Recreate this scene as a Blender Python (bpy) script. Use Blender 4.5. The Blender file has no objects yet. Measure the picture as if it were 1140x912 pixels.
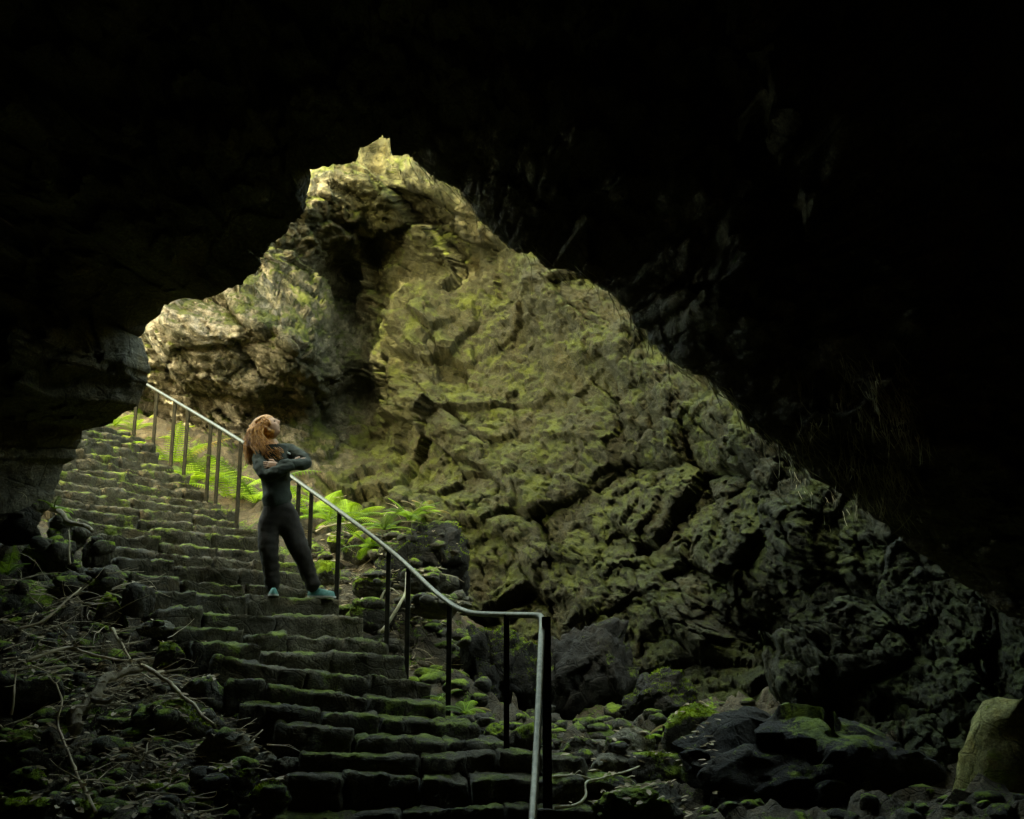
import bpy, bmesh, math, random
import numpy as np
from mathutils import Vector, Matrix, noise as N
random.seed(7); rng = np.random.default_rng(7)
R = math.radians
scn = bpy.context.scene
col = scn.collection

# ---------------------------------------------------------------- camera
F = 1222.0; PITCH = R(13.1); CAMZ = 1.6
cam = bpy.data.objects.new('camera', bpy.data.cameras.new('camera')); col.objects.link(cam)
cam.location = (0, 0, CAMZ); cam.rotation_euler = (R(90) + PITCH, 0, 0)
cam.data.sensor_width = 36; cam.data.sensor_fit = 'HORIZONTAL'; cam.data.lens = 36 * F / 1140
cam.data.clip_end = 2000; cam.data.clip_start = 0.05
scn.camera = cam
CP, SP = math.cos(PITCH), math.sin(PITCH)

def P(px, py, d):
    """world point on the line of sight through a picture point, at distance d along +Y"""
    u = (px - 570) / F; v = (456 - py) / F
    y = CP - v * SP; z = SP + v * CP
    return Vector((u / y * d, d, CAMZ + z / y * d))

def Pn(px, py, d):
    u = (px - 570) / F; v = (456 - py) / F
    y = CP - v * SP; z = SP + v * CP
    return np.stack([u / y * d, d + 0 * px, CAMZ + z / y * d], -1)

# ---------------------------------------------------------------- object helpers
def link(o, parent=None):
    col.objects.link(o)
    if parent is not None: o.parent = parent
    return o

def mesh_obj(name, verts, faces, mat, parent=None, smooth=True):
    me = bpy.data.meshes.new(name)
    me.from_pydata([tuple(v) for v in verts], [], [tuple(f) for f in faces])
    if smooth: me.polygons.foreach_set('use_smooth', [True] * len(me.polygons))
    me.materials.append(mat)
    me.update()
    return link(bpy.data.objects.new(name, me), parent)

def tag(o, label=None, cat=None, group=None, kind=None):
    if label: o['label'] = label
    if cat: o['category'] = cat
    if group: o['group'] = group
    if kind: o['kind'] = kind
    return o

def empty(name, loc=(0, 0, 0)):
    o = bpy.data.objects.new(name, None); o.empty_display_size = .2
    o.location = loc
    return link(o)

class MB:
    def __init__(s): s.v = []; s.f = []
    def add(s, v, f):
        b = len(s.v); s.v.extend(v); s.f.extend([tuple(i + b for i in q) for q in f])
    def tube(s, pts, rad, n=8, wob=0.0, cap=True):
        pts = [Vector(p) for p in pts]
        k = len(pts)
        if not hasattr(rad, '__len__'): rad = [rad] * k
        v = []; up = Vector((0.13, 0.2, 1)).normalized(); prev = None
        for i, p in enumerate(pts):
            t = (pts[min(i + 1, k - 1)] - pts[max(i - 1, 0)])
            t = t.normalized() if t.length > 1e-9 else Vector((0, 0, 1))
            if prev is None:
                a = t.cross(up)
                if a.length < .1: a = t.cross(Vector((1, 0, 0)))
            else:
                a = prev - t * prev.dot(t)
            a.normalize(); prev = a; b = t.cross(a)
            for j in range(n):
                th = 2 * math.pi * j / n
                r = rad[i] * (1 + wob * (random.random() - .5))
                v.append(p + (a * math.cos(th) + b * math.sin(th)) * r)
        f = [(i * n + j, i * n + (j + 1) % n, (i + 1) * n + (j + 1) % n, (i + 1) * n + j) for i in range(k - 1) for j in range(n)]
        if cap: f += [tuple(range(n))[::-1], tuple((k - 1) * n + j for j in range(n))]
        s.add(v, f)
    def build(s, name, mat, parent=None, smooth=True):
        return mesh_obj(name, s.v, s.f, mat, parent, smooth)

def smooth_path(pts, n=8):
    """Catmull-Rom through points"""
    pts = [Vector(p) for p in pts]; out = []
    for i in range(len(pts) - 1):
        p0 = pts[max(i - 1, 0)]; p1 = pts[i]; p2 = pts[i + 1]; p3 = pts[min(i + 2, len(pts) - 1)]
        for j in range(n):
            t = j / n
            out.append(.5 * ((2 * p1) + (p2 - p0) * t + (2 * p0 - 5 * p1 + 4 * p2 - p3) * t * t + (3 * p1 - p0 - 3 * p2 + p3) * t ** 3))
    out.append(pts[-1]); return out

def tps(ctrl, vals, lam=0.02):
    c = np.array(ctrl, float); n = len(c)
    def U(r2): return np.where(r2 > 1e-12, r2 * np.log(r2 + 1e-12) * .5, 0)
    d2 = ((c[:, None] - c[None]) ** 2).sum(-1)
    K = U(d2) + lam * np.eye(n)
    Pm = np.hstack([np.ones((n, 1)), c])
    A = np.zeros((n + 3, n + 3)); A[:n, :n] = K; A[:n, n:] = Pm; A[n:, :n] = Pm.T
    w = np.linalg.solve(A, np.concatenate([np.array(vals, float), np.zeros(3)]))
    def f(x, y):
        sh = x.shape; q = np.stack([x.ravel(), y.ravel()], -1); out = np.zeros(len(q))
        for s0 in range(0, len(q), 20000):
            qq = q[s0:s0 + 20000]
            out[s0:s0 + 20000] = U(((qq[:, None] - c[None]) ** 2).sum(-1)) @ w[:n] + w[n] + qq @ w[n + 1:]
        return out.reshape(sh)
    return f

def interp(x, xs, ys): return float(np.interp(x, xs, ys))

def fbm(p, o=4, H=1.0, l=2.1): return N.fractal(p, H, l, o)
def crag(p):
    """rocky displacement, about -1..1: broken facets plus ridges"""
    q = p + Vector((N.noise(p * .8), N.noise(p * .8 + Vector((9, 2, 4))), N.noise(p * .8 + Vector((3, 7, 1))))) * .5
    d = N.voronoi(q)[0]
    return d[0]

def facets(q):
    """broken rock: each cell is a randomly tilted flat face"""
    d, pts = N.voronoi(q)
    c = pts[0]; h = c * 7.31
    r = Vector((N.noise(h), N.noise(h + Vector((31.4, 7.3, 2.9))), N.noise(h + Vector((5.1, 47.7, 13.3)))))
    return (q - c).dot(r) * 1.5 + .35 * N.noise(h * 1.7) - .12 * max(0, 1 - (d[1] - d[0]) * 9)

# ---------------------------------------------------------------- materials
def nt(name):
    m = bpy.data.materials.new(name); m.use_nodes = True
    t = m.node_tree; t.nodes.clear()
    return m, t
def node(t, typ, **kw):
    n = t.nodes.new(typ)
    for k, v in kw.items():
        if k.startswith('i_'):
            n.inputs[k[2:].replace('_', ' ')].default_value = v
        else: setattr(n, k, v)
    return n
def ramp(t, src, stops):
    r = t.nodes.new('ShaderNodeValToRGB'); t.links.new(src, r.inputs[0])
    e = r.color_ramp.elements
    while len(e) < len(stops): e.new(.5)
    for k, (p, c) in enumerate(stops):
        e[k].position = p; e[k].color = (*c, 1) if len(c) == 3 else c
    return r.outputs[0]
def mix(t, fac, a, b, mode='MIX'):
    m = t.nodes.new('ShaderNodeMix'); m.data_type = 'RGBA'; m.blend_type = mode
    for s, v in ((m.inputs[0], fac), (m.inputs[6], a), (m.inputs[7], b)):
        if hasattr(v, 'links'): t.links.new(v, s)
        elif isinstance(v, (int, float)): s.default_value = v
        else: s.default_value = (*v, 1)
    return m.outputs[2]
def math_n(t, op, a, b=None, clamp=False):
    m = t.nodes.new('ShaderNodeMath'); m.operation = op; m.use_clamp = clamp
    for s, v in ((m.inputs[0], a), (m.inputs[1], b)):
        if v is None: continue
        if hasattr(v, 'links'): t.links.new(v, s)
        else: s.default_value = v
    return m.outputs[0]
def noise_t(t, vec, scale, detail=8, rough=.6, dist=0.0):
    n = t.nodes.new('ShaderNodeTexNoise'); n.inputs['Scale'].default_value = scale
    n.inputs['Detail'].default_value = detail; n.inputs['Roughness'].default_value = rough
    n.inputs['Distortion'].default_value = dist
    if vec is not None: t.links.new(vec, n.inputs['Vector'])
    return n.outputs[0]

def rock_mat(name, cols, moss=(.07, .105, .016), moss2=(.13, .2, .02), moss_amt=.5, moss_up=.5, scale=1.0, bump=.9, rough=.9,
             pale=None, pale_box=None, fine=1.0):
    """cols: dark, mid, light base colours of the bare rock; moss grows where it is level and where a noise says so"""
    m, t = nt(name)
    out = node(t, 'ShaderNodeOutputMaterial'); b = node(t, 'ShaderNodeBsdfPrincipled')
    t.links.new(b.outputs[0], out.inputs[0])
    tc = node(t, 'ShaderNodeTexCoord'); geo = node(t, 'ShaderNodeNewGeometry')
    vec = geo.outputs['Position']
    nA = noise_t(t, vec, .55 * scale, 8, .62, .4)
    nB = noise_t(t, vec, 3.2 * scale, 10, .68, .6)
    nC = noise_t(t, vec, 19 * scale, 8, .7)
    sA = math_n(t, 'ADD', math_n(t, 'MULTIPLY', nA, .45), math_n(t, 'MULTIPLY', nB, .4))
    sA = math_n(t, 'ADD', sA, math_n(t, 'MULTIPLY', nC, .15))
    c = ramp(t, sA, [(.34, cols[0]), (.5, cols[1]), (.64, cols[2])])
    # ochre and grey mineral stains
    st = noise_t(t, vec, 1.3 * scale, 6, .6, 1.2)
    c = mix(t, ramp(t, st, [(.52, (0, 0, 0)), (.66, (.55, .55, .55))]), c, (cols[1][0] * 1.35, cols[1][1] * 1.05, cols[1][2] * .6))
    st2 = noise_t(t, vec, 2.1 * scale, 5, .6, .9)
    c = mix(t, ramp(t, st2, [(.58, (0, 0, 0)), (.7, (.3, .3, .3))]), c, (cols[1][0] * .95, cols[1][1] * 1.05, cols[1][2] * 1.45))
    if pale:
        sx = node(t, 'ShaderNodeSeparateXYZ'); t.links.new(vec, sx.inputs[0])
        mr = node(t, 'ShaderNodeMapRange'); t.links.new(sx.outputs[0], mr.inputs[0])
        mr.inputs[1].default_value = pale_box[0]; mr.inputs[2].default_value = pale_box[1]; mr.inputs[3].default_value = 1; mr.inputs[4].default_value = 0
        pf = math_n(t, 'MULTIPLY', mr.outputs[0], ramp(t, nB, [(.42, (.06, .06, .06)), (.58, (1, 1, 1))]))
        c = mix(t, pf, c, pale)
    sp = noise_t(t, vec, 38 * scale, 6, .75)
    c = mix(t, 1.0, c, ramp(t, sp, [(.36, (.58, .58, .58)), (.52, (1, 1, 1)), (.66, (1.55, 1.55, 1.45))]), 'MULTIPLY')
    # voronoi cracks
    vo = node(t, 'ShaderNodeTexVoronoi'); vo.feature = 'DISTANCE_TO_EDGE'; vo.inputs['Scale'].default_value = 2.6 * scale
    wv = mix(t, .22, vec, node(t, 'ShaderNodeTexNoise', i_Scale=2.4, i_Detail=6.0).outputs[1], 'ADD')
    t.links.new(wv, vo.inputs['Vector'])
    crack = ramp(t, vo.outputs[0], [(.0, (0, 0, 0)), (.035, (1, 1, 1))])
    c = mix(t, .35, c, mix(t, crack, (.02, .018, .012), c))
    # moss
    sn = node(t, 'ShaderNodeSeparateXYZ'); t.links.new(geo.outputs['Normal'], sn.inputs[0])
    mn = noise_t(t, vec, 1.6 * scale, 8, .65, .3)
    mm = math_n(t, 'ADD', math_n(t, 'MULTIPLY', sn.outputs[2], moss_up), math_n(t, 'MULTIPLY', math_n(t, 'SUBTRACT', mn, .5), 3.4))
    mm = math_n(t, 'ADD', mm, math_n(t, 'MULTIPLY', math_n(t, 'SUBTRACT', nC, .5), 1.2))
    mm = math_n(t, 'ADD', mm, moss_amt - 1.0)
    mf = ramp(t, mm, [(.0, (0, 0, 0)), (.22, (1, 1, 1))])
    mc = mix(t, ramp(t, noise_t(t, vec, 5 * scale, 5, .7), [(.4, (0, 0, 0)), (.62, (1, 1, 1))]), moss, moss2)
    c = mix(t, mf, c, mc)
    t.links.new(c, b.inputs['Base Color']); b.inputs['Roughness'].default_value = rough
    b.inputs['Specular IOR Level'].default_value = .25
    # bump
    h = math_n(t, 'ADD', math_n(t, 'MULTIPLY', nB, .16 / scale), math_n(t, 'MULTIPLY', nC, .035 * fine / scale))
    n4 = noise_t(t, vec, 60 * scale, 4, .7)
    h = math_n(t, 'ADD', h, math_n(t, 'MULTIPLY', n4, .009 * fine / scale))
    h = math_n(t, 'ADD', h, math_n(t, 'MULTIPLY', crack, .012))
    h = math_n(t, 'ADD', h, math_n(t, 'MULTIPLY', math_n(t, 'MULTIPLY', mf, noise_t(t, vec, 45, 4, .8)), .03))
    bp = node(t, 'ShaderNodeBump', i_Strength=bump, i_Distance=1.0); t.links.new(h, bp.inputs['Height'])
    t.links.new(bp.outputs[0], b.inputs['Normal'])
    return m

def simple_mat(name, c1, c2, scale=8, rough=.8, bump=.3, metal=0.0, dist=.02, transl=0.0, spec=.3, sheen=0.0):
    m, t = nt(name)
    out = node(t, 'ShaderNodeOutputMaterial'); b = node(t, 'ShaderNodeBsdfPrincipled')
    tc = node(t, 'ShaderNodeTexCoord')
    n1 = noise_t(t, tc.outputs['Object'], scale, 6, .65)
    c = ramp(t, n1, [(.35, c1), (.65, c2)])
    t.links.new(c, b.inputs['Base Color']); b.inputs['Roughness'].default_value = rough; b.inputs['Metallic'].default_value = metal
    b.inputs['Specular IOR Level'].default_value = spec
    if sheen: b.inputs['Sheen Weight'].default_value = sheen
    bp = node(t, 'ShaderNodeBump', i_Strength=bump, i_Distance=dist); t.links.new(noise_t(t, tc.outputs['Object'], scale * 4, 6, .7), bp.inputs['Height'])
    t.links.new(bp.outputs[0], b.inputs['Normal'])
    if transl > 0:
        tr = node(t, 'ShaderNodeBsdfTranslucent'); t.links.new(c, tr.inputs[0])
        mx = node(t, 'ShaderNodeMixShader', i_Fac=transl)
        t.links.new(b.outputs[0], mx.inputs[1]); t.links.new(tr.outputs[0], mx.inputs[2]); t.links.new(mx.outputs[0], out.inputs[0])
    else: t.links.new(b.outputs[0], out.inputs[0])
    return m

M = {}
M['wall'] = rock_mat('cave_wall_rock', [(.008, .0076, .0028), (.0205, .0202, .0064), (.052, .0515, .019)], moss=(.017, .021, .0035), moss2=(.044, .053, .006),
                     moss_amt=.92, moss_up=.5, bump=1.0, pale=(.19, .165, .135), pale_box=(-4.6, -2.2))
M['ceiling'] = rock_mat('cave_ceiling_rock', [(.05, .044, .032), (.12, .105, .075), (.22, .195, .14)], moss_amt=.3)
M['step'] = rock_mat('step_stone', [(.018, .015, .009), (.045, .038, .022), (.105, .09, .055)], moss=(.045, .056, .01), moss2=(.12, .15, .018),
                     moss_amt=.66, moss_up=.5, scale=1.6, bump=.7)
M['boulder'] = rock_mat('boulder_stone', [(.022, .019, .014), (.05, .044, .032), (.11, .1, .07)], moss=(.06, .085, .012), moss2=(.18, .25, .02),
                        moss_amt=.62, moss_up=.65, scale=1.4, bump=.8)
M['black'] = rock_mat('dark_boulder_stone', [(.007, .0063, .0045), (.016, .014, .01), (.036, .032, .022)], moss=(.05, .07, .01), moss2=(.14, .19, .018), moss_amt=.5, moss_up=.45, scale=1.4, bump=.9)  # dark stone; shade on its unlit faces is put into the base colour
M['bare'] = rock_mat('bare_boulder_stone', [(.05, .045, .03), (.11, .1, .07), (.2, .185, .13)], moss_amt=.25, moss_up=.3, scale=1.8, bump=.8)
M['lush'] = rock_mat('moss_covered_stone', [(.025, .022, .015), (.055, .048, .032), (.12, .105, .07)], moss=(.08, .12, .012), moss2=(.27, .37, .022),
                     moss_amt=.95, moss_up=.95, scale=1.4, bump=.9)
M['ground'] = rock_mat('ground_soil', [(.025, .02, .012), (.06, .047, .028), (.14, .112, .07)], moss=(.07, .11, .015), moss2=(.17, .26, .02),
                       moss_amt=.66, moss_up=.15, scale=2.4, bump=1.0)
M['gold'] = rock_mat('lichen_yellow_rock', [(.1, .09, .03), (.24, .22, .08), (.4, .37, .16)], moss=(.14, .16, .03), moss2=(.3, .36, .05), moss_amt=.6, moss_up=.4, scale=1.8, bump=.8)  # pale rock; base colour brightened to make up for missing light
M['rail'] = simple_mat('galvanised_rail', (.06, .055, .042), (.13, .12, .09), 30, .45, .15, 1.0, .004, spec=.5)
M['post'] = simple_mat('painted_post_steel', (.007, .0075, .005), (.022, .019, .012), 25, .85, .3, 0, .004, spec=.1)
M['fern'] = simple_mat('fern_green', (.16, .28, .016), (.28, .41, .03), 3, .6, .1, 0, .01, .4)
M['fern2'] = simple_mat('fern_deep_green', (.06, .11, .012), (.13, .2, .025), 3, .6, .1, 0, .01, .4)
M['fern3'] = simple_mat('fern_withered', (.2, .14, .04), (.34, .26, .08), 3, .7, .1, 0, .01, .3)
M['mossb'] = simple_mat('moss_tufts', (.1, .15, .012), (.26, .34, .02), 14, .8, .1, 0, .01, .3)
M['leaf'] = simple_mat('tree_leaf_green', (.05, .1, .015), (.1, .17, .025), 2, .6, .1, 0, .01, .35)
M['bark'] = simple_mat('bark_brown', (.1, .075, .045), (.24, .19, .12), 9, .85, .8, 0, .02)
M['twig'] = simple_mat('dead_twig', (.2, .15, .09), (.48, .39, .25), 6, .85, .4, 0, .01)
M['root'] = simple_mat('pale_root', (.3, .26, .15), (.5, .45, .3), 10, .8, .4, 0, .01)
M['deadleaf'] = simple_mat('dead_leaf', (.16, .105, .05), (.46, .36, .22), 1.2, .75, .3, 0, .01, .15)
M['skin'] = simple_mat('skin', (.26, .14, .085), (.32, .18, .11), 12, .5, .1, 0, .002)
M['hair'] = simple_mat('auburn_hair', (.16, .05, .008), (.6, .27, .05), 40, .45, .5, 0, .01, spec=.5)
M['jacket'] = simple_mat('dark_green_fleece', (.01, .0135, .009), (.021, .027, .019), 30, .85, .5, 0, .006)
M['trousers'] = simple_mat('dark_brown_trousers', (.009, .007, .004), (.018, .013, .009), 22, .9, .4, 0, .006)
M['shoe'] = simple_mat('teal_shoe', (.02, .09, .08), (.05, .17, .145), 30, .6, .3, 0, .003)
M['sole'] = simple_mat('shoe_sole', (.25, .25, .22), (.4, .4, .36), 30, .7, .2, 0, .003)
M['white'] = simple_mat('logo_white', (.6, .62, .6), (.7, .72, .7), 30, .7, .1)

# ---------------------------------------------------------------- cave wall (far and right side of the pit)
wc = [
 # px, py, distance
 (-200,500,19),(0,520,18.5),(60,470,18.2),(150,480,17.6),(230,515,17.3),(330,540,16.4),(430,560,15.4),(530,640,13.8),(600,690,12.7),(680,730,11.3),(760,790,9.9),(850,800,9.2),(950,820,8.2),(1050,880,7.2),(1140,880,6.6),(1300,850,5.6),
 (-150,300,18),(60,360,17.2),(165,365,16.2),(220,360,15.7),(280,350,15.6),(340,370,15.8),(355,420,16.2),(180,440,17.0),(250,440,16.9),(320,455,17.3),(345,500,17.2),
 (385,300,18.6),(398,360,19.1),(405,440,18.9),(425,300,17.6),(425,480,17.0),(430,490,17.2),(445,350,17.0),(455,400,16.1),(490,400,15.9),(445,440,16.3),(500,480,15.2),
 (350,290,17.4),(310,310,16.7),(300,270,16.4),(330,240,16.3),(350,195,16.4),(400,185,16.2),(430,200,16.0),(425,150,16.6),(470,200,15.8),
 (470,260,16.6),(500,300,17.0),(440,270,17.6),(520,240,15.9),(560,350,15.6),(590,310,14.8),(580,430,15.2),(560,500,14.9),(500,560,14.9),(600,600,13.4),
 (650,340,14.0),(680,380,13.3),(650,450,13.6),(640,530,13.3),(680,620,12.2),(730,560,11.9),(720,450,12.3),(760,430,11.8),(770,500,11.4),(760,640,11.0),(700,690,11.6),
 (820,480,10.6),(810,570,10.6),(830,650,10.1),(860,720,10.4),(830,690,10.3),(900,690,9.6),(890,760,9.2),(880,560,9.5),(920,620,9.0),(960,700,8.6),(1000,620,8.1),(1050,700,7.6),(1140,650,6.6),(1300,600,5.4),
 (330,165,17.6),(420,120,17.4),(240,250,17.0),(100,290,18.3),(500,165,16.6),(600,245,15.2),(690,285,13.9),(800,390,12.0),(900,450,10.3),(1000,490,8.8),(1140,450,7.6),(1300,350,6.2),
 (60,150,25),(200,120,24),(330,60,24),(430,30,24),(540,90,22),(650,180,19),(760,270,16),(880,330,12.5),(1000,330,9.6),(1140,250,8.6),(1300,150,7.5),
 (430,-80,36),(0,0,36),(700,0,30),(900,100,20),(1140,50,12),(-200,0,38),(200,-150,44),(700,-200,42),(1100,-150,18),(1300,-150,11),
 (500,1150,13),(0,1100,18),(900,1150,9),(1300,1150,5.5)]
wf = tps([(a / 100, b / 100) for a, b, c in wc], [math.log(c) for a, b, c in wc], .02)
def wall():
    sx = 1.9
    xs = np.concatenate([np.arange(-120, 60, 12), np.arange(60, 1150, sx), np.arange(1150, 1300, 12)])
    ys = np.concatenate([np.arange(-260, 120, 14), np.arange(120, 912, sx), np.arange(912, 1080, 14)])
    X, Y = np.meshgrid(xs, ys)
    D = np.exp(wf(X / 100, Y / 100))
    Q = Pn(X, Y, D)
    cap = np.interp(X, [-200, 100, 160, 250, 330, 350, 425, 460, 500, 600, 690, 760, 830, 880, 960], [4.2, 4.8, 7.4, 8.0, 9.5, 10.0, 10.6, 10.2, 9.6, 7.9, 6.9, 5.7, 5.2, 6.5, 20])
    over = Q[..., 2] > cap
    Q[..., 2] = np.where(over, cap + .10 * (Q[..., 2] - cap), Q[..., 2])
    du = np.gradient(Q, axis=1); dv = np.gradient(Q, axis=0)
    Nn = np.cross(dv, du); Nn /= np.linalg.norm(Nn, axis=-1, keepdims=True) + 1e-9
    Nn[(Nn[..., 1] > 0)] *= -1
    Nn = Nn + np.array([0, -1.15, .15]); Nn /= np.linalg.norm(Nn, axis=-1, keepdims=True)
    ny, nx = X.shape
    out = np.empty_like(Q)
    for i in range(ny):
        for j in range(nx):
            p = Vector(Q[i, j]); n = Vector(Nn[i, j])
            # tilt the bedding so ledges run down to the right
            q = Vector((p.x * .8 + p.z * .25, p.y * .8, p.z * 1.25 + p.x * .35))
            w = Vector((fbm(q * .9, 3), fbm(q * .9 + Vector((5, 1, 3)), 3), fbm(q * .9 + Vector((1, 8, 2)), 3)))
            big = fbm(q * .55, 3)
            f1 = facets(q * .8 + w * .12); f2 = facets(q * 2.1 + w * .15); f3 = facets(q * 6.5 + w * .3); f4 = facets(q * 15)
            fine = fbm(q * 9, 4, .7)
            px, py = X[i, j], Y[i, j]
            # the middle slope of the wall is smoother, the mossy right part and the left bulge are knobbly
            sm = math.exp(-(((px - 600) / 130) ** 2 + ((py - 400) / 130) ** 2))
            k = 1 - .6 * sm
            dsp = .3 * big + (.42 * k + .1) * f1 + (.14 * k + .06) * f2 + (.05 * k + .045) * f3 + .034 * f4 + .03 * fine
            out[i, j] = p + n * dsp
    V = out.reshape(-1, 3)
    f = [(i * nx + j, (i + 1) * nx + j, (i + 1) * nx + j + 1, i * nx + j + 1) for i in range(ny - 1) for j in range(nx - 1)]
    o = mesh_obj('cave_wall', V, f, M['wall'])
    tag(o, kind='structure')
wall()

# ---------------------------------------------------------------- cave roof and near walls: a tube that ends at the pit with a ragged lip
lip = [(-260,760,8.0),(-120,650,8.6),(0,598,9.6),(22,588,9.9),(48,574,10.1),(60,556,10.2),(66,535,10.4),(80,512,10.8),(98,476,11.5),(112,470,11.7),(126,470,11.8),(138,461,12),(152,452,12.1),(164,425,12.2),(166,400,12.3),(160,384,12.4),(153,374,12.5),(170,355,12.5),(186,337,12.5),(212,334,12.6),(240,332,12.6),(262,318,12.7),(286,300,12.7),(296,280,12.7),(312,262,12.7),(324,248,12.7),(338,238,12.7),(342,215,12.7),(348,190,12.7),(370,186,12.7),(394,182,12.7),(400,168,12.7),(410,155,12.7),(424,149,12.6),(434,156,12.6),(440,170,12.6),(458,176,12.5),(472,192,12.4),(498,203,12.3),(520,220,12.1),(534,248,12),(552,262,11.9),(574,280,11.8),(592,282,11.6),(612,300,11.4),(640,306,11.2),(664,318,11),(690,336,10.8),(706,360,10.5),(728,384,10.3),(760,412,10),(796,428,9.8),(822,456,9.5),(850,490,9.2),(880,505,9.0),(905,530,8.8),(945,552,8.5),(990,590,8.2),(1060,640,7.6),(1140,700,7),(1260,820,6.2),
       (1260,1060,6.2),(700,1200,7.4),(200,1200,7.6),(-260,1060,8)]
_dx = [(-260,8.0),(0,9.9),(66,10.0),(100,10.0),(166,9.5),(250,8.9),(350,8.3),(425,8.1),(520,7.9),(610,7.6),(690,7.3),(760,7.0),(822,6.8),(880,6.7),(945,6.7),(990,6.8),(1060,6.8),(1140,6.6),(1260,6.2)]
lip = [(x, y, d if y > 1000 or x < 0 or x > 1200 else float(np.interp(x, [q[0] for q in _dx], [q[1] for q in _dx]))) for x, y, d in lip]
def shell():
    pts = []
    L = len(lip)
    for i in range(L):
        a = lip[i]; b = lip[(i + 1) % L]
        dist = math.hypot(a[0] - b[0], a[1] - b[1]); vis = (i < 61)
        n = max(1, int(dist / (3.0 if 2 <= i <= 60 else 40)))
        for j in range(n):
            t = j / n; p = [a[k] + (b[k] - a[k]) * t for k in range(3)]
            if 2 <= i <= 60:
                px0 = p[0]
                p[0] += 5.5 * fbm(Vector((p[0] * .045, p[1] * .045, 2.2)), 4, .7); p[1] += 5.5 * fbm(Vector((p[0] * .045, p[1] * .045, 8.2)), 4, .7) + 2.5 * fbm(Vector((px0 * .25, p[1] * .25, 8.2)), 3, .6)
            pts.append(p)
    n = len(pts)
    c = (470, 470)
    rows = []
    ts = [0, .006, .014, .025, .04, .06, .085, .115, .15, .19, .23, .27, .31, .36, .41, .46, .52, .58, .65, .72, .8, .9, 1.0]
    inner = []
    ts = list(np.interp(np.linspace(0, len(ts) - 1, 200), range(len(ts)), ts))
    for t in ts:
        row = []
        for (px, py, d) in pts:
            a = math.atan2(-(py - c[1]), px - c[0])
            lp = P(px, py, d)
            ring = Vector((.6 + 6.2 * math.cos(a), -3.0, 1.8 + 5.0 * math.sin(a)))
            p = lp.lerp(ring, t)
            out = Vector((math.cos(a), 0, math.sin(a)))
            p += out * (1.5 * math.sin(math.pi * min(1, t * 1.05)))       # belly of the tube
            amp = min(1, t * 14)
            q = p * .8
            p += out * amp * (.55 * fbm(p * .5, 3) + .45 * facets(q) + .2 * facets(p * 2.4) + .05 * facets(p * 7) + .1 * fbm(p * 2.6, 4, .7) + .5)
            p.y -= min(1, t * 22) * max(0, .25 + .5 * facets(p * 1.3) + .22 * facets(p * 3.6) + .12 * fbm(p * 6, 4, .7))
            row.append(p)
        inner.append(row)
    # outside of the roof, behind the lip
    outer = []
    for (dy, s) in ((.05, .05), (.14, .12), (.25, .3), (.3, .6), (.22, 1.2), (.05, 2.0), (-.5, 3.0), (-1.6, 4.2), (-5, 6), (-12, 9)):
        row = []
        for (px, py, d) in pts:
            a = math.atan2(-(py - c[1]), px - c[0]); out = Vector((math.cos(a), 0, math.sin(a)))
            p = P(px, py, d) + Vector((0, dy, 0)) + out * s
            p += out * min(1, s) * .3 * (fbm(p * .8, 4) + .3)
            row.append(p)
        outer.append(row)
    rows = inner[::-1] + outer
    V = [p for r in rows for p in r]
    f = [(i * n + j, i * n + (j + 1) % n, (i + 1) * n + (j + 1) % n, (i + 1) * n + j) for i in range(len(rows) - 1) for j in range(n)]
    f.append(tuple(range(n)))
    o = mesh_obj('cave_ceiling', V, f, M['ceiling'])
    tag(o, kind='structure')
    return pts
lip_pts = shell()

# ---------------------------------------------------------------- staircase
SL = [(302,906),(321,865),(332,838),(307,808),(268,782),(252,754),(238,730),(215,713),(191,696),(170,677),(160,658),(145,636),(131,620),(120,607),(108,592),(86,577),(73,565),(58,551),(64,541),(68,533),(72,523),(76,515),(80,507),(85,499),(92,489),(96,483),(99,477),(104,470)]
SR = [(662,896),(652,863),(652,838),(568,828),(537,804),(500,780),(484,759),(455,733),(432,712),(408,687),(379,667),(346,652),(342,637),(338,626),(320,614),(300,601),(290,591),(268,580),(266,570),(248,560),(236,549),(228,540),(212,530),(196,519),(180,505),(172,494),(164,488),(150,482)]
DR = lambda k: interp(k, [-4, 0, 3, 10, 20, 27], [5.2, 6.95, 7.75, 10.3, 13.3, 15.3])
DL = lambda k: interp(k, [-4, 0, 3, 10, 20, 27], [5.0, 6.85, 7.45, 9.4, 11.9, 13.8])
NS = len(SL)
stepL = []; stepR = []
for k in range(NS):
    l = P(*SL[k], DL(k)); r = P(*SR[k], DR(k))
    if k >= 18: l = l + (l - r) * .45
    stepL.append(l); stepR.append(r)
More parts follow.
